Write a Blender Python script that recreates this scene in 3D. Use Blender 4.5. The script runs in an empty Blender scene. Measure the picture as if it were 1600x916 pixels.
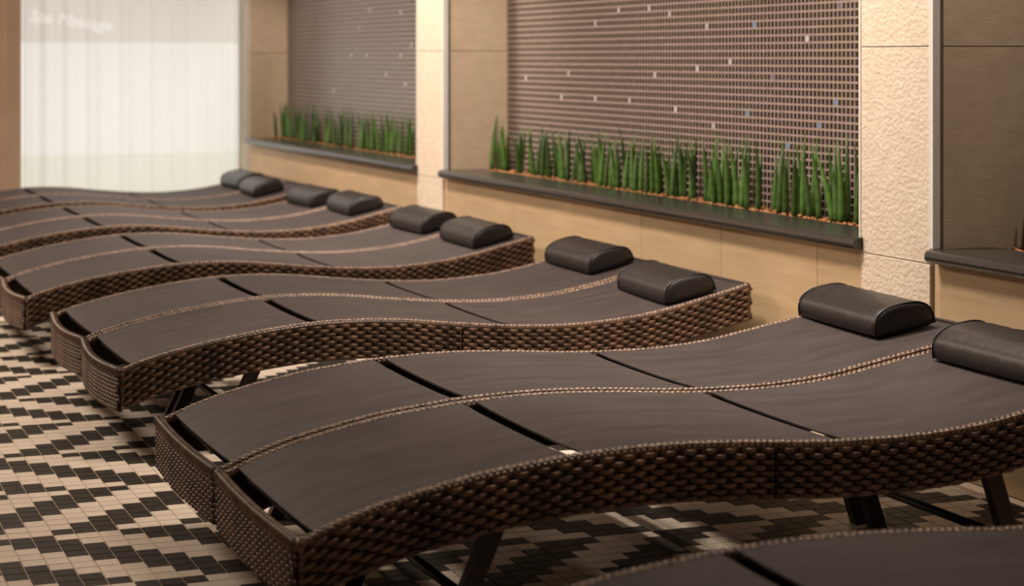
import bpy, math, random
import numpy as np
from mathutils import Vector, Matrix

# ------------------------------------------------------------------ camera
scene = bpy.context.scene
col = scene.collection
FPX, CXP, HYP, VPX, CAMZ = 3030.0, 800.0, 90.0, -385.0, 1.11
THETA = math.atan((CXP - VPX) / FPX)
CT, ST = math.cos(THETA), math.sin(THETA)
cam = bpy.data.cameras.new('camera')
cam.sensor_width = 36.0
cam.lens = FPX * 36.0 / 1600.0
cam.shift_y = -(458.0 - HYP) / 1600.0
cam.clip_start = 0.05
cam.dof.use_dof = True
cam.dof.focus_distance = 4.75
cam.dof.aperture_fstop = 3.9
camo = bpy.data.objects.new('camera', cam)
camo.location = (0, 0, CAMZ)
camo.rotation_euler = (math.pi / 2, 0, -THETA)
col.objects.link(camo)
scene.camera = camo

# ------------------------------------------------------------------ light
w = bpy.data.worlds.new('world'); scene.world = w
w.use_nodes = True
w.node_tree.nodes['Background'].inputs[0].default_value = (1.0, 0.86, 0.72, 1)
w.node_tree.nodes['Background'].inputs[1].default_value = 0.05
scene.view_settings.view_transform = 'Standard'
scene.view_settings.look = 'None'
scene.view_settings.gamma = 1.0
scene.view_settings.use_curve_mapping = False
scene.view_settings.exposure = 0.0
scene.cycles.use_denoising = True

def spot(loc, target, power, angle, blend=0.6, size=0.05, color=(1.0, 0.80, 0.60)):
    l = bpy.data.lights.new('downlight_or_fill', 'SPOT')
    l.energy = power; l.spot_size = math.radians(angle); l.spot_blend = blend
    l.shadow_soft_size = size; l.color = color
    o = bpy.data.objects.new('downlight_or_fill_lamp', l)
    o.location = loc
    d = Vector(target) - Vector(loc)
    o.rotation_euler = d.to_track_quat('-Z', 'Y').to_euler()
    col.objects.link(o)
    return o

WARM = (1.0, 0.86, 0.71)
for yy, pw in ((4.63, 105), (8.60, 150)):                       # wall washers by the pillars
    spot((2.44, yy, 2.64), (2.70, yy, 0), pw, 95, 0.9, 0.05, WARM)
for yy, pw in ((5.05, 250), (7.0, 225), (8.9, 215), (10.7, 185)):   # adjustable spots turned to the wall
    spot((1.72, yy, 2.62), (2.85, yy + .10, 0.45), pw, 104, 0.9, 0.22, WARM)
spot((2.05, 4.75, 2.64), (2.05, 4.70, 0), 60, 70, 0.7, 0.03, WARM)
spot((1.85, 3.38, 2.64), (2.05, 3.20, 0), 120, 76, 0.8, 0.22, WARM)  # added lamp, brightens the lounger closest to the camera
for yy, pw in ((3.50, 42), (7.45, 75), (11.4, 55)):                  # unseen lamps added in the niches to brighten their side walls
    spot((3.0, yy, 2.42), (3.06, yy + .95, 0.85), pw, 42, 0.9, 0.03, WARM)

def add_fill(loc, size, power):
    l = bpy.data.lights.new('fill_area', 'AREA')
    l.shape = 'SQUARE'; l.size = size; l.energy = power; l.color = WARM
    o = bpy.data.objects.new('fill_area_light', l); o.location = loc; col.objects.link(o)
for yy, pw in ((2.2, 4), (6.9, 85), (9.2, 50), (11.4, 55)):     # unseen area lights added over the walkway as soft fill
    add_fill((-0.75, yy, 2.68), 1.1, pw)

# ------------------------------------------------------------------ helpers
def mat(name, c1, c2=None, scale=20.0, rough=0.6, spec=0.5, bump=0.0, bscale=60.0, bdist=0.01,
        stretch=(1, 1, 1), rnd=0.0, metal=0.0, sheen=0.0, coat=0.0, detail=4.0):
    m = bpy.data.materials.new(name); m.use_nodes = True
    nt = m.node_tree; n = nt.nodes; L = nt.links
    b = n['Principled BSDF']
    b.inputs['Roughness'].default_value = rough
    b.inputs['Specular IOR Level'].default_value = spec
    b.inputs['Metallic'].default_value = metal
    b.inputs['Sheen Weight'].default_value = sheen
    b.inputs['Coat Weight'].default_value = coat
    tc = n.new('ShaderNodeTexCoord'); mp = n.new('ShaderNodeMapping')
    mp.inputs['Scale'].default_value = stretch
    L.new(tc.outputs['Object'], mp.inputs['Vector'])
    c2 = c2 or c1
    nz = n.new('ShaderNodeTexNoise'); nz.inputs['Scale'].default_value = scale
    nz.inputs['Detail'].default_value = detail
    L.new(mp.outputs['Vector'], nz.inputs['Vector'])
    rp = n.new('ShaderNodeValToRGB')
    rp.color_ramp.elements[0].position = 0.32; rp.color_ramp.elements[1].position = 0.68
    rp.color_ramp.elements[0].color = (*c1, 1); rp.color_ramp.elements[1].color = (*c2, 1)
    L.new(nz.outputs['Fac'], rp.inputs['Fac'])
    out = rp.outputs['Color']
    if rnd > 0:
        oi = n.new('ShaderNodeObjectInfo'); hs = n.new('ShaderNodeHueSaturation')
        mr = n.new('ShaderNodeMapRange'); mr.inputs['To Min'].default_value = 1 - rnd; mr.inputs['To Max'].default_value = 1 + rnd
        L.new(oi.outputs['Random'], mr.inputs['Value']); L.new(mr.outputs['Result'], hs.inputs['Value'])
        L.new(out, hs.inputs['Color']); out = hs.outputs['Color']
    L.new(out, b.inputs['Base Color'])
    if bump > 0:
        nb = n.new('ShaderNodeTexNoise'); nb.inputs['Scale'].default_value = bscale; nb.inputs['Detail'].default_value = 5
        L.new(mp.outputs['Vector'], nb.inputs['Vector'])
        bp = n.new('ShaderNodeBump'); bp.inputs['Strength'].default_value = bump; bp.inputs['Distance'].default_value = bdist
        L.new(nb.outputs['Fac'], bp.inputs['Height']); L.new(bp.outputs['Normal'], b.inputs['Normal'])
    return m

def emat(name, color, strength):
    m = bpy.data.materials.new(name); m.use_nodes = True
    b = m.node_tree.nodes['Principled BSDF']
    b.inputs['Base Color'].default_value = (*[c * .3 for c in color], 1)
    b.inputs['Emission Color'].default_value = (*color, 1)
    b.inputs['Emission Strength'].default_value = strength
    b.inputs['Roughness'].default_value = .3
    return m

M = {}
M['wicker'] = mat('wicker', (0.040, 0.019, 0.010), (0.165, 0.090, 0.052), 14, .38, .55, .25, 150, .002, (1, 1, 1), .35)
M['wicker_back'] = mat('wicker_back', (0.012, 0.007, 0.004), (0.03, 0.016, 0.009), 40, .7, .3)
M['braid'] = mat('braid', (0.045, 0.026, 0.018), (0.42, 0.29, 0.22), 90, .36, .55)
M['sling'] = mat('sling', (0.044, 0.034, 0.035), (0.066, 0.052, 0.053), 22, .60, .22, .35, 420, .0015, (0.25, 1, 1), .06)
M['bar'] = mat('bar', (0.008, 0.006, 0.005), (0.014, 0.011, 0.009), 20, .45, .4)
M['leg'] = mat('leg', (0.010, 0.006, 0.004), (0.024, 0.013, 0.008), 50, .5, .4)
M['leather'] = mat('leather', (0.012, 0.010, 0.011), (0.022, 0.018, 0.019), 35, .40, .5, .3, 45, .004)
M['slab'] = mat('slab', (0.48, 0.34, 0.20), (0.56, 0.405, 0.25), 9, .55, .35, .12, 25, .003, (1, .35, 3), .03)
M['side_slab'] = mat('side_slab', (0.50, 0.39, 0.28), (0.57, 0.45, 0.33), 14, .7, .3, .3, 60, .004, (1, 1, 2.2), .03)
M['rough'] = mat('rough', (0.62, 0.52, 0.42), (0.68, 0.58, 0.48), 20, .75, .3, .42, 60, .010, (1, 1, 1.4), .02)
M['joint'] = mat('joint', (0.20, 0.15, 0.10), (0.26, 0.20, 0.14), 30, .9, .2)
M['plaster'] = mat('plaster', (0.50, 0.36, 0.27), (0.54, 0.40, 0.30), 6, .8, .2)
M['ceiling'] = mat('ceiling', (0.72, 0.66, 0.58), (0.76, 0.70, 0.62), 4, .85, .2)
M['grout'] = mat('grout', (0.29, 0.225, 0.20), (0.36, 0.28, 0.25), 30, .45, .4)
M['mosaic'] = mat('mosaic', (0.010, 0.008, 0.007), (0.022, 0.018, 0.015), 45, .24, .4, 0, 10, .01, (1, 1, 1), .2)
M['mosaic_blue'] = mat('mosaic_blue', (0.10, 0.21, 0.42), (0.14, 0.28, 0.52), 40, .2, .5, rnd=.25)
M['mosaic_pale'] = mat('mosaic_pale', (0.44, 0.44, 0.52), (0.60, 0.58, 0.62), 40, .2, .5, rnd=.2)
M['mosaic_violet'] = mat('mosaic_violet', (0.13, 0.08, 0.20), (0.18, 0.12, 0.26), 40, .2, .5, rnd=.2)
M['sill'] = mat('sill', (0.022, 0.020, 0.019), (0.036, 0.033, 0.031), 60, .27, .6, .05, 200, .001)
M['steel'] = mat('steel', (0.72, 0.70, 0.68), (0.78, 0.76, 0.74), 10, .35, .5, metal=.15)
M['steel_shaded'] = mat('steel_shaded', (0.15, 0.12, 0.10), (0.18, 0.15, 0.13), 10, .4, .5, metal=.3)  # darker copy for the strip's side face, shade put into the colour
M['tile_light'] = mat('tile_light', (0.70, 0.60, 0.51), (0.78, 0.67, 0.57), 12, .46, .35, .06, 60, .002, (1, 1, 1), .05)
M['tile_dark'] = mat('tile_dark', (0.022, 0.017, 0.014), (0.040, 0.033, 0.027), 25, .55, .2, .1, 60, .002, (1, 1, 1), .12)
M['floor_grout'] = mat('floor_grout', (0.46, 0.37, 0.28), (0.52, 0.42, 0.32), 30, .8, .2)
M['leaf'] = mat('leaf', (0.022, 0.060, 0.010), (0.080, 0.165, 0.028), 26, .42, .5, .05, 50, .002, (1, 1, 0.35), .45)
M['pebble'] = mat('pebble', (0.20, 0.075, 0.025), (0.50, 0.25, 0.10), 50, .75, .3)
M['frame'] = mat('frame', (0.84, 0.80, 0.70), (0.88, 0.84, 0.75), 10, .5, .4)
M['pane_frosted'] = emat('pane_frosted', (1.0, 0.985, 0.95), 1.0)
M['pane_upper'] = emat('pane_upper', (1.0, 0.94, 0.87), 0.76)
M['pane_lower'] = emat('pane_lower', (0.98, 1.0, 0.86), 0.88)
M['letter'] = emat('letter', (1.0, 0.97, 0.93), 1.1)

def curtain_mat():
    m = bpy.data.materials.new('sheer_voile'); m.use_nodes = True
    n = m.node_tree.nodes; L = m.node_tree.links
    n.remove(n['Principled BSDF'])
    d = n.new('ShaderNodeBsdfDiffuse'); d.inputs[0].default_value = (.82, .83, .82, 1)
    t = n.new('ShaderNodeBsdfTranslucent'); t.inputs[0].default_value = (.88, .87, .83, 1)
    tr = n.new('ShaderNodeBsdfTransparent'); tr.inputs[0].default_value = (.97, .97, .96, 1)
    a = n.new('ShaderNodeMixShader'); a.inputs[0].default_value = .55
    b = n.new('ShaderNodeMixShader'); b.inputs[0].default_value = .50
    L.new(d.outputs[0], a.inputs[1]); L.new(t.outputs[0], a.inputs[2])
    L.new(a.outputs[0], b.inputs[1]); L.new(tr.outputs[0], b.inputs[2])
    L.new(b.outputs[0], n['Material Output'].inputs[0])
    return m
M['voile'] = curtain_mat()

def mesh(name, V, F, m, smooth=False):
    me = bpy.data.meshes.new(name)
    me.from_pydata([tuple(map(float, v)) for v in V], [], [tuple(map(int, f)) for f in F])
    if isinstance(m, (list, tuple)):
        for x in m: me.materials.append(x)
    else:
        me.materials.append(m)
    if smooth:
        me.polygons.foreach_set('use_smooth', [True] * len(me.polygons))
    me.update()
    return me

def link(name, data, parent=None, loc=(0, 0, 0), rot=(0, 0, 0), scl=(1, 1, 1)):
    o = bpy.data.objects.new(name, data)
    o.location = loc; o.rotation_euler = rot; o.scale = scl
    if parent is not None: o.parent = parent
    col.objects.link(o)
    return o

def tag(o, label=None, cat=None, group=None, kind=None):
    if label: o['label'] = label
    if cat: o['category'] = cat
    if group: o['group'] = group
    if kind: o['kind'] = kind
    return o

def box_vf(x0, x1, y0, y1, z0, z1, bev=0.0):
    if bev <= 0:
        V = [(x, y, z) for x in (x0, x1) for y in (y0, y1) for z in (z0, z1)]
        F = [(0, 1, 3, 2), (4, 6, 7, 5), (0, 4, 5, 1), (2, 3, 7, 6), (0, 2, 6, 4), (1, 5, 7, 3)]
        return V, F
    # box with one chamfer on every edge (24 verts)
    b = bev; V = []; idx = {}
    for sx in (0, 1):
        for sy in (0, 1):
            for sz in (0, 1):
                for ax in range(3):
                    p = [(x0, x1)[sx], (y0, y1)[sy], (z0, z1)[sz]]
                    s = (sx, sy, sz)
                    for k in range(3):
                        if k != ax: p[k] += b if s[k] == 0 else -b
                    idx[(sx, sy, sz, ax)] = len(V); V.append(tuple(p))
    F = []
    for ax in range(3):
        o1, o2 = [k for k in range(3) if k != ax]
        for s in (0, 1):
            q = []
            for a, c in ((0, 0), (1, 0), (1, 1), (0, 1)):
                k = [0, 0, 0]; k[ax] = s; k[o1] = a; k[o2] = c
                q.append(idx[(*k, ax)])
            F.append(q if (s == 1) == (ax != 1) else q[::-1])
    for ax in range(3):          # edges parallel to ax
        o1, o2 = [k for k in range(3) if k != ax]
        for a in (0, 1):
            for c in (0, 1):
                k0 = [0, 0, 0]; k0[o1] = a; k0[o2] = c; k1 = list(k0); k1[ax] = 1
                q = [idx[(*k0, o1)], idx[(*k1, o1)], idx[(*k1, o2)], idx[(*k0, o2)]]
                F.append(q)
    for sx in (0, 1):
        for sy in (0, 1):
            for sz in (0, 1):
                F.append([idx[(sx, sy, sz, 0)], idx[(sx, sy, sz, 1)], idx[(sx, sy, sz, 2)]])
    return V, F

def fixn(me):
    import bmesh
    bm = bmesh.new(); bm.from_mesh(me); bmesh.ops.recalc_face_normals(bm, faces=bm.faces); bm.to_mesh(me); bm.free()
    return me

def box(name, x0, x1, y0, y1, z0, z1, m, parent=None, bev=0.0):
    V, F = box_vf(x0, x1, y0, y1, z0, z1, bev)
    return link(name, fixn(mesh(name, V, F, m)), parent)

def tube_vf(path, rad, n=8, base=0, rads=None):
    path = [Vector(p) for p in path]; V = []; F = []
    for i, p in enumerate(path):
        t = (path[min(i + 1, len(path) - 1)] - path[max(i - 1, 0)]).normalized()
        up = Vector((0, 0, 1)) if abs(t.z) < .9 else Vector((1, 0, 0))
        s = t.cross(up).normalized(); u = s.cross(t)
        r = rads[i] if rads is not None else rad
        for k in range(n):
            a = 2 * math.pi * k / n
            V.append(p + s * (math.cos(a) * r) + u * (math.sin(a) * r))
    for i in range(len(path) - 1):
        for k in range(n):
            a = base + i * n + k; b = base + i * n + (k + 1) % n
            F.append((a, b, b + n, a + n))
    F.append(tuple(base + k for k in range(n))[::-1])
    F.append(tuple(base + (len(path) - 1) * n + k for k in range(n)))
    return V, F

def ray(x, y):
    a = (x - CXP) / FPX; b = -(y - HYP) / FPX
    return (a * CT + ST, -a * ST + CT, b)
def on_x(x, y, X):
    r = ray(x, y); t = X / r[0]; return (X, r[1] * t, CAMZ + r[2] * t)
def project(X, Y, Z):
    t = X * ST + Y * CT
    return CXP + FPX * (X * CT - Y * ST) / t, HYP - FPX * (Z - CAMZ) / t, t

rng = random.Random(7)

# ------------------------------------------------------------------ room shell
WX, NX = 2.96, 3.262           # wall face, niche back
CEIL = 2.70
YEND = 12.24
RX0, RY0 = -3.2, -1.6          # room extents behind the camera

tag(box('ceiling', RX0, 3.6, RY0, 13.0, CEIL, CEIL + .1, M['ceiling']), kind='structure')
tag(box('wall_left', RX0 - .15, RX0, RY0, 13.0, 0, CEIL, M['plaster']), kind='structure')
tag(box('wall_back', RX0, 3.6, RY0 - .15, RY0, 0, CEIL, M['plaster']), kind='structure')

# ---- floor of small square tiles
PX, PY = 0.0505, 0.0520
OX, OY = 0.548, 4.321
floor = tag(box('floor', RX0, 3.6, RY0, 13.0, -.10, -.0022, M['floor_grout']), kind='structure')
def is_dark(c, r):
    band = (r + 5) // 9
    if band % 2 == 0:
        return (r - c) % 6 < 3
    return (r + c + 4) % 6 < 3
def tile_vf(x0, x1, y0, y1):
    b = .0008
    V = [(x0, y0, -.003), (x1, y0, -.003), (x1, y1, -.003), (x0, y1, -.003),
         (x0 + b, y0 + b, 0), (x1 - b, y0 + b, 0), (x1 - b, y1 - b, 0), (x0 + b, y1 - b, 0)]
    F = [(4, 5, 6, 7), (0, 1, 5, 4), (1, 2, 6, 5), (2, 3, 7, 6), (3, 0, 4, 7)]
    return V, F
cells = []
for c in range(-42, 48):
    for r in range(-152, 60):
        x0 = OX + c * PX; y1 = OY - r * PY
        if x0 + PX > WX or y1 > YEND + .6 or y1 < 1.2: continue
        cells.append((c, r, x0, y1))
cand = []
for (c, r, x0, y1) in cells:
    u, v, t = project(x0 + PX / 2, y1 - PY / 2, 0)
    if 0 < u < 1600 and 0 < v < 916 and x0 + PX < .90 + max(0, 4.6 - y1) * 0:
        cand.append((t, c, r))
cand.sort()
single = set((c, r) for _, c, r in cand[:298])
g = .0011
V0, F0 = tile_vf(-PX / 2 + g, PX / 2 - g, -PY / 2 + g, PY / 2 - g)
tl = mesh('floor_tile_light', V0, F0, M['tile_light']); td = mesh('floor_tile_dark', V0, F0, M['tile_dark'])
SV, SF, SM = [], [], []
for (c, r, x0, y1) in cells:
    dk = is_dark(c, r)
    if (c, r) in single:
        link('floor_tile', td if dk else tl, floor, (x0 + PX / 2, y1 - PY / 2, rng.uniform(-.0003, .0003)))
    else:
        b = len(SV)
        SV += [(x + x0 + PX / 2, y + y1 - PY / 2, z) for x, y, z in V0]
        SF += [tuple(b + k for k in f) for f in F0]; SM += [1 if dk else 0] * len(F0)
me = mesh('floor_tiling', SV, SF, [M['tile_light'], M['tile_dark']])
me.polygons.foreach_set('material_index', SM)
tag(link('floor_tiling', me, floor), kind='stuff')

# ---- right wall: core, stone slabs, niches
PIL = [(0.470, 0.820), (4.453, 4.802), (8.417, 8.785), (12.40, 12.75)]
NICHE = [(0.820, 4.453), (4.802, 8.417), (8.785, 12.40)]
SILLZ = 0.595
LOWZ = 0.558
V, F = [], []
def addbox(V, F, *a):
    v, f = box_vf(*a); b = len(V); V += v; F += [tuple(b + k for k in q) for q in f]
addbox(V, F, WX + .012, 3.6, RY0, 13.0, 0, LOWZ - .002)                 # below the ledges
addbox(V, F, NX + .004, 3.6, RY0, 13.0, LOWZ - .002, CEIL)              # behind the niches
for a, b in PIL + [(RY0, 0.47)]:
    addbox(V, F, WX + .012, NX + .004, a + .012, b - .012, LOWZ - .002, CEIL)
addbox(V, F, WX + .012, NX + .004, .8, 12.4, 2.45, CEIL)
wall = tag(link('wall_right', fixn(mesh('wall_right', V, F, M['joint']))), kind='structure')

def slab(name, x0, x1, y0, y1, z0, z1, m, parent=wall):
    cx, cy, cz = (x0 + x1) / 2, (y0 + y1) / 2, (z0 + z1) / 2
    V, F = box_vf(x0 - cx, x1 - cx, y0 - cy, y1 - cy, z0 - cz, z1 - cz, .0012)
    return link(name, fixn(mesh(name, V, F, m)), parent, (cx, cy, cz))
J = .0011
# lower row of smooth slabs between the pillars
y = 5.064 - .617 * 10
edges = []
while y < 12.3:
    edges.append(y); y += .617
edges.append(12.3)
cuts = sorted(set(edges + [p for a, b in PIL for p in (a, b)]))
for a, b in zip(cuts[:-1], cuts[1:]):
    mid = (a + b) / 2
    if b - a < .03 or any(p0 - .001 < mid < p1 + .001 for p0, p1 in PIL) or b < -.5: continue
    slab('stone_slab', WX, WX + .014, a + J, b - J, 0, LOWZ, M['slab'])
ZJ = [0, .553, 1.140, 1.727, 2.314, CEIL]
for i, (a, b) in enumerate(PIL[:3]):
    for z0, z1 in zip(ZJ[:-1], ZJ[1:]):
        slab('rough_stone_slab', WX - .010, WX + .014, a + .001, b - .001, z0 + J, z1 - J, M['rough'])
for i, (a, b) in enumerate(NICHE):
    for z0, z1 in zip([LOWZ] + ZJ[2:], ZJ[2:]):
        slab('niche_side_slab', WX + .010, NX, b - .013, b, z0 + J, z1 - J, M['side_slab'])
        slab('niche_side_slab', WX + .010, NX, a, a + .013, z0 + J, z1 - J, M['side_slab'])
slab('niche_head_slab', WX, WX + .014, .82, 4.45, 2.45, CEIL, M['slab'])
slab('niche_head_slab', WX, WX + .014, 4.81, 8.41, 2.45, CEIL, M['slab'])
slab('niche_head_slab', WX, WX + .014, 8.79, 12.3, 2.45, CEIL, M['slab'])

# ---- mosaic on the niche backs
MP, MT = .0260, .0190
h = MT / 2
MV = [(.0, -h, -h), (.0, h, -h), (.0, h, h), (.0, -h, h),
      (-.0005, -h + .0006, -h + .0006), (-.0005, h - .0006, -h + .0006), (-.0005, h - .0006, h - .0006), (-.0005, -h + .0006, h - .0006)]
MF = [(7, 6, 5, 4), (4, 5, 1, 0), (5, 6, 2, 1), (6, 7, 3, 2), (7, 4, 0, 3)]
mt_dark = mesh('mosaic_tile', MV, MF, M['mosaic'])
acc_mesh = {k: mesh('mosaic_tile_' + k, MV, MF, M['mosaic_' + k]) for k in ('blue', 'pale', 'violet')}
accent_px = [(1047, 17, 'pale'), (1104, 36, 'pale'), (1177, 44, 'blue'), (1264, 66, 'pale'), (1087, 102, 'pale'), (1142, 101, 'pale'),
    (1206, 126, 'violet'), (1170, 172, 'blue'), (1303, 165, 'blue'), (1056, 176, 'pale'), (1114, 200, 'pale'), (1311, 14, 'violet'),
    (1345, 116, 'violet'), (1277, 201, 'blue'), (929, 33, 'pale'), (968, 19, 'pale'), (888, 112, 'pale'), (876, 149, 'pale'), (1231, 233, 'blue'),
    (929, 150, 'pale'), (985, 160, 'pale'), (821, 120, 'pale'), (1022, 122, 'pale'), (1013, 8, 'pale'),
    (577, 15, 'pale'), (626, 18, 'pale'), (561, 45, 'pale'), (549, 87, 'pale'), (625, 86, 'pale'), (603, 115, 'pale'),
    (521, 143, 'pale'), (634, 130, 'pale'), (643, 70, 'pale'), (573, 87, 'pale')]
for ni, (a, b) in enumerate(NICHE):
    box('grout_bed', NX, NX + .004, a, b, LOWZ, 2.45, M['grout'], wall)
    nc = int((b - a - .028) / MP); nr = int((2.44 - SILLZ + .03) / MP)
    ya = (a + b) / 2 - (nc - 1) * MP / 2; za = SILLZ - .02
    acc = {}
    if ni > 0:
        for px, py, k in accent_px:
            p = on_x(px, py, NX)
            if a < p[1] < b:
                acc[(round((p[1] - ya) / MP), round((p[2] - za) / MP))] = k
    part = set()
    if ni == 1:
        c0 = max(0, int((5.27 - ya) / MP))
        part = set((i, j) for i in range(c0, c0 + 9) for j in range(0, 30))
    V, F = [], []
    for i in range(nc):
        for j in range(nr):
            yy, zz = ya + i * MP, za + j * MP
            if (i, j) in acc:
                link('mosaic_tile', acc_mesh[acc[(i, j)]], wall, (NX, yy, zz))
            elif (i, j) in part:
                link('mosaic_tile', mt_dark, wall, (NX, yy, zz))
            else:
                bb = len(V)
                V += [(x + NX, y + yy, z + zz) for x, y, z in MV]; F += [tuple(bb + k for k in f) for f in MF]
    tag(link('mosaic_tiling', mesh('mosaic_tiling', V, F, M['mosaic']), wall), kind='stuff')

# ---- dark stone ledges (bullnose) with trough, metal corner strips
for ni, (a, b) in enumerate(NICHE):
    e0, e1 = a - .012, min(b - .022, 12.12)
    prof = [(3.135, SILLZ), (2.945, SILLZ)]
    for k in range(1, 8):
        an = math.pi / 2 + math.pi * k / 8
        prof.append((2.935 + .018 * math.cos(an), SILLZ - .018 + .018 * math.sin(an)))
    prof += [(2.945, SILLZ - .036), (3.135, SILLZ - .036)]
    V = [(x, yy, z) for yy in (e0, e1) for x, z in prof]; n = len(prof)
    # inside the niche the slab runs between the side slabs
    V = [(x, (max(yy, a + .014) if yy == e0 else min(yy, b - .014)) if x > 3.0 else yy, z) for x, yy, z in V]
    F = [(k, k + 1, k + 1 + n, k + n) for k in range(n - 1)] + [(n - 1, 0, n, 2 * n - 1), tuple(range(n))[::-1], tuple(range(n, 2 * n))]
    tag(link('trim_%d' % (ni + 1), fixn(mesh('ledge', V, F, M['sill']))), kind='structure')
    box('trough_bed', 3.135, NX, a + .014, b - .014, LOWZ - .002, SILLZ - .028, M['joint'], wall)
k = 4
for i, (a, b) in enumerate(PIL[:3]):
    for yy, s in ((a, -1), (b, 1)):
        z0 = SILLZ + .001
        V, F = [], []
        e = yy + s * (.018 if s < 0 else .007)
        addbox(V, F, WX - .013, WX + .010, min(yy - s * .001, e), max(yy - s * .001, e), z0, CEIL)
        t1 = tag(link('trim_%d' % k, fixn(mesh('corner_strip', V, F, M['steel']))), kind='structure'); k += 1
        e2 = yy + s * (.016 if s < 0 else .005)
        box('strip_flange', WX + .011, WX + .022, min(yy + s * .0005, e2), max(yy + s * .0005, e2), z0, CEIL, M['steel_shaded'], t1)

# ---- end wall, window and sheer curtain
CX0, CX1 = 1.535, WX
V, F = [], []
addbox(V, F, RX0, 1.46, YEND, YEND + .2, 0, CEIL)
addbox(V, F, 1.46, 3.6, YEND, YEND + .2, 2.5, CEIL)
wf = tag(link('wall_front', fixn(mesh('wall_front', V, F, M['plaster']))), kind='structure')
box('pilaster', 1.44, CX0, YEND - .02, YEND + .2, 0, 2.5, M['plaster'], wf)
WY = YEND + .30
win = tag(link('window_1', None, None, (2.3, WY, 0)), kind='structure')
def wbox(name, x0, x1, y0, y1, z0, z1, m, bev=0):
    return box(name, x0 - 2.3, x1 - 2.3, y0 - WY, y1 - WY, z0, z1, m, win, bev)
wbox('pane', 1.40, 2.975, WY, WY + .01, .49, 1.205, M['pane_frosted'])
wbox('pane', 1.40, 2.975, WY, WY + .01, 1.205, 2.46, M['pane_upper'])
wbox('pane', 1.40, 2.975, WY, WY + .01, .03, .49, M['pane_lower'])
wbox('frame_rail', 1.40, 2.975, WY - .02, WY + .02, 0, .03, M['frame'])
wbox('frame_stile', 2.975, 3.25, WY - .02, WY + .02, 0, 2.5, M['frame'])
wbox('frame_stile', 1.36, 1.40, WY - .02, WY + .02, 0, 2.5, M['frame'])
cu = bpy.data.curves.new('lettering', 'FONT'); cu.body = 'Spa Massage'; cu.size = .105; cu.extrude = .001; cu.shear = .25
cu.materials.append(M['letter'])
lt = link('lettering', cu, win, (-2.3 + 1.62, -.006, 1.345), (math.pi / 2, math.radians(7), 0))
# curtain
nx_, nz_ = 240, 6
V, F = [], []
for i in range(nx_ + 1):
    u = i / nx_
    x = CX0 + .004 + u * (CX1 - CX0 - .012)
    dep = .016 * math.sin(u * 60 + 2 * math.sin(u * 9)) + .007 * math.sin(u * 131 + 1.3) + (.02 * math.sin(u * 420) if u > .93 else 0)
    for j in range(nz_ + 1):
        z = .02 + 2.45 * j / nz_
        V.append((x - 2.25, dep * (1 - .25 * j / nz_), z))
for i in range(nx_):
    for j in range(nz_):
        p = i * (nz_ + 1) + j
        F.append((p, p + nz_ + 1, p + nz_ + 2, p + 1))
cur = tag(link('sheer_curtain', mesh('sheer_curtain', V, F, M['voile'], True), None, (2.25, YEND - .075, 0)),
          'white sheer curtain hanging in soft folds before the bright window', 'curtain')
V, F = tube_vf([(CX0 - 2.25 - .02, 0, 2.48), (CX1 - 2.25 + .05, 0, 2.48)], .012)
link('curtain_rod', mesh('curtain_rod', V, F, M['steel'], True), cur)

# ------------------------------------------------------------------ loungers
W = 0.619
PROF = {
 'raised': ([0, .08, .115, .22, .36, .45, .54, .65, .77, .90, 1.05, 1.14, 1.28, 1.40, 1.48, 1.60, 1.72, 1.84, 1.93],
            [.25, .281, .294, .321, .347, .357, .366, .3715, .3715, .365, .3535, .350, .350, .357, .367, .389, .410, .430, .442]),
 'flat': ([0, .042, .126, .198, .289, .381, .474, .554, .63, .72, .84, .99, 1.08, 1.147, 1.264, 1.37, 1.47, 1.58, 1.69, 1.80, 1.89, 1.95],
          [.25, .268, .290, .306, .323, .337, .348, .355, .357, .356, .348, .330, .322, .316, .310, .309, .315, .325, .344, .369, .390, .406]),
}
def smooth_profile(k):
    xs, zs = map(np.array, PROF[k])
    X = np.linspace(0, xs[-1], 400); Z = np.interp(X, xs, zs)
    ker = np.hanning(31); ker /= ker.sum()
    Zp = np.concatenate([2 * Z[0] - Z[15:0:-1], Z, 2 * Z[-1] - Z[-2:-17:-1]])
    return X, np.convolve(Zp, ker, 'valid')
SP = {k: smooth_profile(k) for k in PROF}
def zt(k, x): return float(np.interp(x, *SP[k]))
def slope(k, x): return (zt(k, min(x + .02, SP[k][0][-1])) - zt(k, max(x - .02, 0))) / .04
BAND = .113
NROW = 9
RP = (BAND - .012) / NROW
STK = .0215
cache = {}
def cached(key, fn):
    if key not in cache: cache[key] = fn()
    return cache[key]

def strand_vf(path_fn, s0, s1, phase, amp=.0050, hh=.0055, th=.0022, n_per=4, period=2 * STK, base=0):
    """ribbon strand weaving in and out; path_fn(s)->(point, outward, up)"""
    n = max(4, int((s1 - s0) / (period / (2 * n_per))))
    V, F = [], []
    prof = [(-hh, 0), (-hh * .55, th), (hh * .55, th), (hh, 0), (0, -th * .6)]
    m = len(prof)
    for i in range(n + 1):
        s = s0 + (s1 - s0) * i / n
        p, o, u = path_fn(s)
        d = amp * math.cos(2 * math.pi * s / period + phase)
        for a, b in prof:
            V.append(p + u * a + o * (b + d))
    for i in range(n):
        for k in range(m):
            a = base + i * m + k; b = base + i * m + (k + 1) % m
            F.append((a, b, b + m, a + m))
    F.append(tuple(base + k for k in range(m))); F.append(tuple(base + n * m + k for k in range(m))[::-1])
    return V, F

def side_strand(k, seg, odd, sgn):
    x0, x1 = seg
    def path(s):
        sl = slope(k, s)
        return Vector((s, 0, zt(k, s))), Vector((0, sgn, 0)), Vector((0, 0, 1))
    V, F = strand_vf(path, x0, x1, math.pi * odd)
    return fixn(mesh('wicker_strand', V, F, M['wicker'], True))

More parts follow.
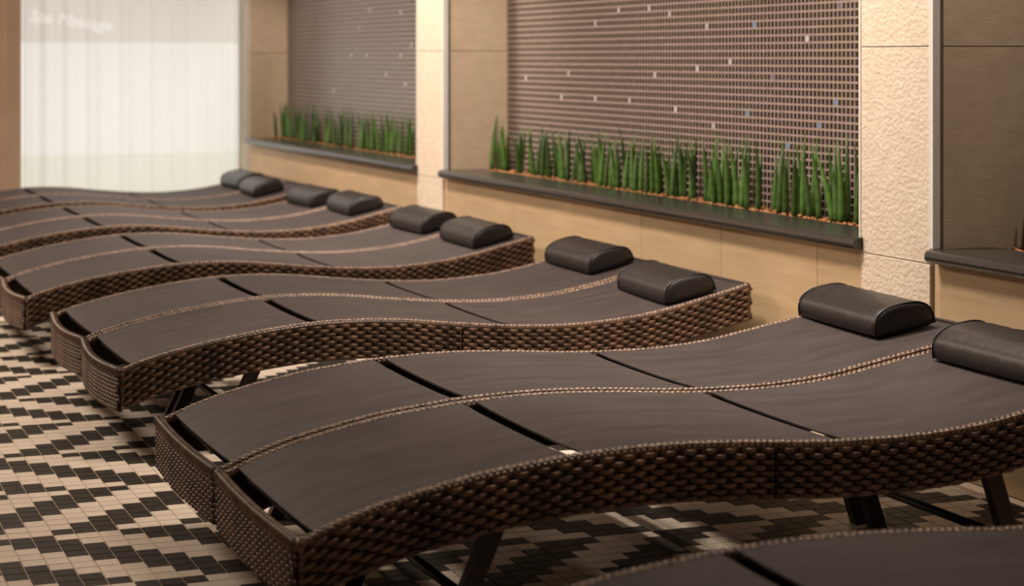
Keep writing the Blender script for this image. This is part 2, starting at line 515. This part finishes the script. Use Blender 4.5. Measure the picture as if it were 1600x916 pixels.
def end_path(bow, sgn):
    def path(s):
        v = s / W
        return Vector((sgn * bow * math.sin(math.pi * v), s, -.4 * bow * math.sin(math.pi * v))), Vector((sgn, 0, 0)), Vector((0, 0, 1))
    return path
BOWS = {'raised': .007, 'flat': .020}

def band(k, seg, sgn):
    x0, x1 = seg; n = 40
    V, F = [], []
    for i in range(n + 1):
        x = x0 + (x1 - x0) * i / n; z = zt(k, x)
        for y, dz in ((-sgn * .004, -.006), (-sgn * .004, -BAND), (-sgn * .012, -BAND), (-sgn * .012, -.006)):
            V.append((x, y, z + dz))
    for i in range(n):
        for q in range(4):
            a = i * 4 + q; b = i * 4 + (q + 1) % 4
            F.append((a, b, b + 4, a + 4))
    F += [(0, 1, 2, 3), (n * 4 + 3, n * 4 + 2, n * 4 + 1, n * 4)]
    x = math.ceil(x0 / STK) * STK
    while x < x1:
        z = zt(k, x); b0 = len(V)
        for zz in (z - .008, z - BAND + .006):
            for dx, dy in ((-.0032, 0), (-.0020, .0030), (.0020, .0030), (.0032, 0)):
                V.append((x + dx, sgn * (.0025 + dy), zz))
        F += [(b0, b0 + 1, b0 + 5, b0 + 4), (b0 + 1, b0 + 2, b0 + 6, b0 + 5), (b0 + 2, b0 + 3, b0 + 7, b0 + 6), (b0 + 3, b0, b0 + 4, b0 + 7)]
        x += STK
    return fixn(mesh('side_panel', V, F, M['wicker_back']))

def spindle(V, F, c, d, ln, r):
    d = d.normalized(); up = Vector((0, 0, 1)); s = d.cross(up).normalized(); u = s.cross(d)
    b = len(V); V.append(c - d * ln)
    for t, rr in ((-.45, .9), (.45, .9)):
        for k in range(5):
            a = 2 * math.pi * k / 5
            V.append(c + d * ln * t + (s * math.cos(a) + u * math.sin(a)) * r * rr)
    V.append(c + d * ln)
    for k in range(5):
        k2 = (k + 1) % 5
        F.append((b, b + 1 + k2, b + 1 + k)); F.append((b + 1 + k, b + 1 + k2, b + 6 + k2, b + 6 + k)); F.append((b + 6 + k, b + 6 + k2, b + 11))

def rim_core(k):
    L = SP[k][0][-1]
    V, F = [], []; n = 80
    pr = [(-.012, -.008), (-.010, -.002), (.010, -.002), (.012, -.008), (.010, -.014), (-.010, -.014)]
    for i in range(n + 1):
        x = L * i / n; z = zt(k, x)
        for y, dz in pr: V.append((x, y, z + dz))
    for i in range(n):
        for q in range(6):
            a = i * 6 + q; b = i * 6 + (q + 1) % 6
            F.append((a, b, b + 6, a + 6))
    F += [tuple(range(6)), tuple(n * 6 + q for q in range(6))[::-1]]
    return fixn(mesh('side_rim', V, F, M['wicker'], True))
def rim_braid(k):
    L = SP[k][0][-1]; V, F = [], []
    n = int(L / .0135)
    for i in range(n):
        x = .006 + i * .0135
        for row, yo in ((0, -.0062), (1, .0062)):
            xx = x + row * .0067
            if xx > L - .004: continue
            sl = slope(k, xx)
            spindle(V, F, Vector((xx, yo, zt(k, xx) - .0010)), Vector((1, .42 if row else -.42, sl)), .0088, .0047)
    return fixn(mesh('rim_braid', V, F, M['braid'], True))

def foot_rim(bow):
    n = 384; path = []; rads = []
    for i in range(n + 1):
        v = i / n
        path.append((-bow * math.sin(math.pi * v), v * W, -.4 * bow * math.sin(math.pi * v)))
        rads.append(.0112 + .0022 * math.cos(2 * math.pi * i / 6))
    V, F = tube_vf(path, 0, 8, 0, rads)
    me = mesh('foot_rim', V, F, [M['wicker'], M['wicker_back']], True)
    me.polygons.foreach_set('material_index', [1 if (q < n * 8 and (q // 8) % 6 in (2, 3)) else 0 for q in range(len(F))])  # dark backing colour in the grooves paints the shade between wraps
    return me

def sling(k, x0, x1, tuck0, tuck1):
    nx, ny = 36, 14; V, F = [], []
    xs = [x0] + list(np.linspace(x0 + .004, x1 - .004, nx - 1)) + [x1]
    for i, x in enumerate(xs):
        for j in range(ny + 1):
            v = j / ny; y = .020 + (W - .040) * v
            hem = .0012 if (j in (0, 1, ny - 1, ny)) else 0
            z = zt(k, x) - .0010 - .003 * math.sin(math.pi * v) + hem
            if i == 0 and tuck0: z -= .010
            if i == nx and tuck1: z -= .010
            V.append((x, y, z))
    for i in range(nx):
        for j in range(ny):
            a = i * (ny + 1) + j
            F.append((a, a + ny + 1, a + ny + 2, a + 1))
    n0 = len(V); top = list(V)
    V += [(x, y, z - .004) for x, y, z in top]
    m = ny + 1
    F += [tuple(n0 + q for q in f[::-1]) for f in F]
    def skirt(ids):
        b = len(V)
        for q in ids: V.append(top[q]); V.append((top[q][0], top[q][1], top[q][2] - .004))
        for q in range(len(ids) - 1): F.append((b + 2 * q, b + 2 * q + 1, b + 2 * q + 3, b + 2 * q + 2))
    skirt([i * m for i in range(nx + 1)]); skirt([i * m + ny for i in range(nx + 1)][::-1])
    skirt(list(range(m))[::-1]); skirt([nx * m + j for j in range(m)])
    return mesh('sling', V, F, M['sling'], True)

def head_wrap(k):
    L = SP[k][0][-1]; V, F = [], []
    z = zt(k, L)
    pr = [(L - .012, z + .0005), (L + .004, z + .001), (L + .011, z - .004), (L + .012, z - .014), (L + .004, z - .020), (L - .012, z - .018)]
    for y in (.018, W - .018):
        for x, zz in pr: V.append((x, y, zz))
    n = len(pr)
    F = [(q, (q + 1) % n, (q + 1) % n + n, q + n) for q in range(n)] + [tuple(range(n)), tuple(range(n, 2 * n))[::-1]]
    return fixn(mesh('head_wrap', V, F, M['sling']))

def cross_bar(z):
    V, F = tube_vf([(0, .012, 0), (0, W - .012, 0)], .011, 8)
    return mesh('cross_bar', V, F, M['bar'], True)

def leg_mesh(k, xt, xb, sgn):
    zt_ = zt(k, xt) - BAND + .02
    V = []
    for x, z in ((xb, 0), (xt, zt_)):
        for dx, dy in ((-.019, 0), (.019, 0), (.019, .026), (-.019, .026)):
            V.append((x + dx, sgn * dy, z))
    F = [(0, 1, 2, 3), (4, 5, 6, 7), (0, 1, 5, 4), (1, 2, 6, 5), (2, 3, 7, 6), (3, 0, 4, 7)]
    return fixn(mesh('leg', V, F, M['leg']))

GAPS = {'raised': (.542, 1.115), 'flat': (.556, 1.148)}
SEAMS = {'raised': .958, 'flat': 1.0}
def make_lounger(k, x, y, label):
    """x, y: foot end and camera-side edge of the frame on the floor"""
    r = tag(link('wicker_lounger', None, None, (x, y, 0)), label, 'sun lounger', 'wicker wave loungers in a row along the wall')
    L = SP[k][0][-1]; g1, g2 = GAPS[k]; SEAM = SEAMS[k]
    for sgn, y0 in ((-1, .004), (1, W - .004)):
        for si, seg in enumerate(((0.004, SEAM - .003), (SEAM + .003, L))):
            p = link('side_panel', cached(('band', k, si, sgn), lambda: band(k, (seg[0] - (.003 if si else 0), seg[1] + (0 if si else .003)), sgn)), r, (0, y0, 0))
            for row in range(NROW):
                me = cached(('strand', k, si, row % 2, sgn), lambda: side_strand(k, seg, row % 2, sgn))
                link('wicker_strand', me, p, (0, sgn * .0035, -.010 - RP * (row + .5)))
        rm = link('side_rim', cached(('rim', k), lambda: rim_core(k)), r, (0, .010 if sgn < 0 else W - .010, 0))
        tag(link('rim_braid', cached(('braid', k), lambda: rim_braid(k)), rm), kind='stuff')
    # foot end
    def endpanel(bow, sgn):
        V, F = [], []; n = 16; pf = end_path(bow, sgn)
        for i in range(n + 1):
            p, o, u = pf(.004 + (W - .008) * i / n)
            for dx, dz in ((0, -.006), (0, -BAND), (-sgn * .008, -BAND), (-sgn * .008, -.006)):
                V.append((p.x + dx, p.y, p.z + dz))
        for i in range(n):
            for q in range(4):
                a = i * 4 + q; b = i * 4 + (q + 1) % 4
                F.append((a, b, b + 4, a + 4))
        F += [(0, 1, 2, 3), (n * 4 + 3, n * 4 + 2, n * 4 + 1, n * 4)]
        return fixn(mesh('end_panel', V, F, M['wicker_back']))
    def endstrand(bow, sgn, odd):
        V, F = strand_vf(end_path(bow, sgn), .002, W - .002, math.pi * odd * .5, amp=.0042, period=.030)
        return fixn(mesh('wicker_strand', V, F, M['wicker'], True))
    for bow, sgn, xe in ((BOWS[k], -1, 0), (0.0, 1, L)):
        p = link('end_panel', cached(('endp', bow, sgn), lambda: endpanel(bow, sgn)), r, (xe, 0, zt(k, xe)))
        for row in range(NROW):
            me = cached(('ends', bow, sgn, row % 4), lambda: endstrand(bow, sgn, row % 4))
            link('wicker_strand', me, p, (sgn * .0035, 0, -.010 - RP * (row + .5)))
    link('foot_rim', cached(('foot', k), lambda: foot_rim(BOWS[k])), r, (0, 0, zt(k, 0) - .002))
    for i, (a, b) in enumerate(((.036, g1 - .015), (g1 + .015, g2 - .011), (g2 + .011, L))):
        s = link('sling', cached(('sling', k, i), lambda: sling(k, a, b, False, False)), r)
    link('head_wrap', cached(('wrap', k), lambda: head_wrap(k)), r)
    for xx, dz in ((.056, -.026), (g1 - .034, -.028), (g2 - .028, -.028)):
        link('cross_bar', cached(('bar',), lambda: cross_bar(0)), r, (xx, 0, zt(k, xx) + dz))
    for (xt, xb) in ((.39, .275), (1.47, 1.56)):
        for sgn, y0 in ((1, .016), (-1, W - .016)):
            link('leg', cached(('leg', k, xt, sgn), lambda: leg_mesh(k, xt, xb, sgn)), r, (0, y0, 0))
        z = .115; xs = xb + (xt - xb) * z / (zt(k, xt) - BAND + .02)
        V, F = tube_vf([(0, .030, 0), (0, W - .030, 0)], .010, 8)
        link('stretcher', cached(('str',), lambda: mesh('stretcher', V, F, M['bar'], True)), r, (xs, 0, z))
    return r

ORD = ['first', 'second', 'third', 'fourth', 'fifth', 'sixth', 'seventh', 'eighth', 'ninth', 'tenth', 'eleventh']
# profile, foot x, y of the camera-side edge; counted from the curtain
ROW = [('flat', .900, 10.88), ('flat', .900, 10.24), ('flat', .900, 9.36), ('flat', .900, 8.72), ('flat', .900, 7.70), ('flat', .900, 7.06),
       ('flat', .935, 5.985), ('flat', .935, 5.345), ('raised', .895, 3.972), ('raised', .895, 3.33), ('raised', .825, 1.998)]
LBL = {8: ' standing below the rough stone pillar', 10: ' without a pillow in view'}
for i, (k, x, y) in enumerate(ROW):
    lab = 'dark brown woven wicker wave lounger with black slings, %s from the curtain' % ORD[i]
    make_lounger(k, x, y, lab)

# ------------------------------------------------------------------ pillows
def pillow_mesh(wd=.42, ch=.172, ht=.070):
    pr = []
    n = 18
    for i in range(n + 1):                       # dome from front to back
        a = math.pi - math.pi * i / n
        c, s = math.cos(a), math.sin(a)
        x = ch / 2 * math.copysign(abs(c) ** .72, c); z = ht * abs(s) ** .62
        pr.append((x, max(z, .004)))
    for i in range(1, 8):
        pr.append((ch / 2 * (1 - i / 4.0), 0.0))
    m = len(pr); V, F = [], []
    ys = [(-wd / 2 - .004, .55), (-wd / 2 - .002, .90), (-wd / 2 + .004, .985), (-wd / 2 + .02, 1.0)] 
    mid = [(-wd / 2 + .02 + (wd - .04) * i / 10, 1.0) for i in range(1, 10)]
    full = ys + mid + [(-a, s) for a, s in ys[::-1]]
    r = random.Random(3)
    for y, s in full:
        for i, (x, z) in enumerate(pr):
            zc = ht * .42
            wob = .0012 * math.sin(y * 60 + i) * (z > .02)
            V.append((x * s, y, max(0, zc + (z - zc) * s + wob) if s < 1 else z + wob))
    for i in range(len(full) - 1):
        for q in range(m):
            a = i * m + q; b = i * m + (q + 1) % m
            F.append((a, b, b + m, a + m))
    F += [tuple(range(m)), tuple((len(full) - 1) * m + q for q in range(m))[::-1]]
    return fixn(mesh('head_pillow', V, F, M['leather'], True)), pr
pm, ppr = pillow_mesh()
def seam_mesh():
    pts = [(x * .99, 0, .042 + (z - .042) * .99) for x, z in ppr[:19]]
    V, F = tube_vf(pts, .0026, 6)
    return mesh('piping', V, F, M['leather'], True)
sm = seam_mesh()
PIL_Y = [(11.20, 2.60), (10.65, 2.57), (9.69, 2.61), (9.06, 2.64), (8.02, 2.64), (7.36, 2.64), (6.34, 2.69), (5.59, 2.63), (4.37, 2.612), (3.655, 2.565)]
for i, (py, px) in enumerate(PIL_Y):
    k, lx, ly = ROW[i]
    xl = px - lx + .085
    an = math.atan(slope(k, xl))
    o = link('head_pillow', pm, None, (px + .085, py, zt(k, xl) + .001), (0, -an, math.radians([1, -2, 2, -1, 1, -1, -1, -4, -3, -1][i])))
    tag(o, 'black leather half-round head pillow on the %s lounger from the curtain' % ORD[i], 'pillow', 'head pillows on the loungers')
    for s in (-1, 1):
        link('piping', sm, o, (0, s * .2075, 0))

# ------------------------------------------------------------------ snake plants in the niches
def leaf_mesh(seed):
    r = random.Random(seed); n = 8; segs = 7; V, F = [], []
    bx, by = r.uniform(-.03, .03), r.uniform(-.03, .03)
    for i in range(segs + 1):
        t = i / segs
        rad = (.0112 if t < .45 else .0112 * (1 - ((t - .45) / .55) ** 1.4)) * (1 - .15 * t)
        rad = max(rad, .0006) * (.85 + .15 * min(1, t * 5))
        for q in range(n):
            a = 2 * math.pi * q / n
            V.append((bx * t * t + rad * math.cos(a), by * t * t + rad * math.sin(a), t))
    for i in range(segs):
        for q in range(n):
            a = i * n + q; b = i * n + (q + 1) % n
            F.append((a, b, b + n, a + n))
    F += [tuple(range(n))[::-1], tuple(segs * n + q for q in range(n))]
    return mesh('leaf', V, F, M['leaf'], True)
LM = [leaf_mesh(s) for s in range(5)]
SOILZ = SILLZ - .018
def plant(px_center, leaves, label, group):
    """leaves: (pixel offset of base, height m, lean along the wall)"""
    c = on_x(px_center, 300, 3.195)
    root = tag(link('snake_plant', None, None, (3.195, c[1], SOILZ - .012)), label, 'plant', group)
    for dx, hgt, lean in leaves:
        p = on_x(px_center + dx, 300, 3.195)
        ox = rng.uniform(-.022, .028)
        link('leaf', LM[rng.randrange(5)], root, (ox, p[1] - c[1], 0), (lean, rng.uniform(-.04, .05), 0), (1, 1, hgt))
    return root
G1 = ('green cylindrical snake plant of upright spikes in the niche between the two pillars', 'snake plants in the niche between the pillars')
G2 = ('green cylindrical snake plant of upright spikes in the niche beside the curtain', 'snake plants in the niche beside the curtain')
P1 = [(781, [(-13, .26, .03), (-7, .30, 0), (0, .24, -.03), (6, .22, .05), (13, .27, 0)]),
      (817, [(-8, .24, 0), (0, .21, .04), (7, .25, 0)]),
      (843, [(-5, .26, 0), (3, .21, -.03), (9, .23, 0)]),
      (868, [(-9, .26, .02), (-3, .25, 0), (4, .22, 0), (9, .24, -.03)]),
      (893, [(-8, .25, -.05), (0, .26, 0), (6, .22, .03)]),
      (916, [(-7, .21, .05), (-1, .23, 0), (5, .25, 0), (10, .20, 0)]),
      (940, [(-8, .25, 0), (0, .26, .02), (8, .21, 0)]),
      (968, [(-10, .20, 0), (-3, .24, 0), (4, .27, 0), (10, .22, 0)]),
      (996, [(-10, .25, .04), (-3, .23, -.04), (4, .21, 0), (10, .24, 0)]),
      (1030, [(-13, .21, 0), (-5, .26, 0), (1, .25, .02), (11, .22, -.04)]),
      (1060, [(-10, .24, .10), (-3, .27, 0), (7, .26, -.03)]),
      (1092, [(-10, .27, -.05), (-3, .24, 0), (8, .26, 0)]),
      (1118, [(-12, .25, .10), (-4, .28, 0), (4, .26, -.03), (11, .22, 0)]),
      (1144, [(-8, .21, .02), (0, .25, 0), (6, .22, 0)]),
      (1166, [(-13, .26, -.03), (-7, .27, 0), (2, .28, -.02), (8, .25, 0)]),
      (1200, [(-8, .27, 0), (2, .22, .02), (10, .27, -.03)]),
      (1222, [(-5, .26, 0), (1, .22, 0)]),
      (1250, [(-9, .24, 0), (-1, .27, 0), (5, .30, 0), (14, .29, .03), (20, .24, -.13), (31, .27, -.03)]),
      (1312, [(-20, .27, -.04), (-12, .26, -.17), (-2, .28, -.08), (5, .24, 0), (12, .29, .03), (20, .28, .16), (28, .24, .03), (10, .31, -.02)])]
NTH = ORD + ['twelfth', 'thirteenth', 'fourteenth', 'fifteenth', 'sixteenth', 'seventeenth', 'eighteenth', 'nineteenth', 'twentieth', 'twenty-first']
for q, (c, lv) in enumerate(P1):
    lv = lv + [(rng.uniform(-12, 12), rng.uniform(.20, .25), rng.uniform(-.05, .05)) for _ in range(2 if c < 1150 else 1)]
    plant(c, lv, 'green spiky snake plant between the two pillars, %s from the rough stone pillar' % NTH[len(P1) - 1 - q], G1[1])
x = 430; q = 0
while x < 672:
    plant(x, [(d * 5.0 + rng.uniform(-1.5, 1.5), rng.uniform(.21, .27), rng.uniform(-.05, .05)) for d in (-1, 0, 1, .5)][:rng.choice((3, 4))],
          'green spiky snake plant in the far niche, %s from the curtain' % NTH[q], G2[1]); q += 1
    x += 12.5
plant(1612, [(-8, .30, .02), (4, .27, 0), (14, .29, .04)], 'green spiky snake plant in the niche past the rough stone pillar',
      'snake plants in the niche past the rough stone pillar')
# pebbles
ico = [(0, 0, -1), (.7236, -.5257, -.4472), (-.2764, -.8506, -.4472), (-.8944, 0, -.4472), (-.2764, .8506, -.4472), (.7236, .5257, -.4472),
       (.2764, -.8506, .4472), (-.7236, -.5257, .4472), (-.7236, .5257, .4472), (.2764, .8506, .4472), (.8944, 0, .4472), (0, 0, 1)]
icf = [(0, 1, 2), (1, 0, 5), (0, 2, 3), (0, 3, 4), (0, 4, 5), (1, 5, 10), (2, 1, 6), (3, 2, 7), (4, 3, 8), (5, 4, 9), (1, 10, 6), (2, 6, 7), (3, 7, 8), (4, 8, 9), (5, 9, 10),
       (6, 10, 11), (7, 6, 11), (8, 7, 11), (9, 8, 11), (10, 9, 11)]
for ni, (a, b) in enumerate(NICHE):
    V, F = [], []
    n = 2600 if ni == 1 else (1800 if ni == 2 else 1500)
    for q in range(n):
        yy = rng.uniform(a + .02, b - .02); xx = rng.uniform(3.125, NX - .010)
        rr = rng.uniform(.005, .0095); zz = SILLZ - .020 + rng.uniform(0, .016) - (.004 if xx < 3.14 else 0) + rr * .3
        bb = len(V); e = [rng.uniform(.75, 1.2) * rr for _ in range(3)]
        V += [(xx + p[0] * e[0], yy + p[1] * e[1], zz + p[2] * e[2] * .8) for p in ico]
        F += [tuple(bb + k for k in f) for f in icf]
    o = link('clay_pebbles', mesh('clay_pebbles', V, F, M['pebble'], True))
    tag(o, ['orange clay pebbles in the niche past the rough pillar', 'orange clay pebbles in the niche between the two pillars',
            'orange clay pebbles in the niche beside the curtain'][ni], 'pebbles', kind='stuff')
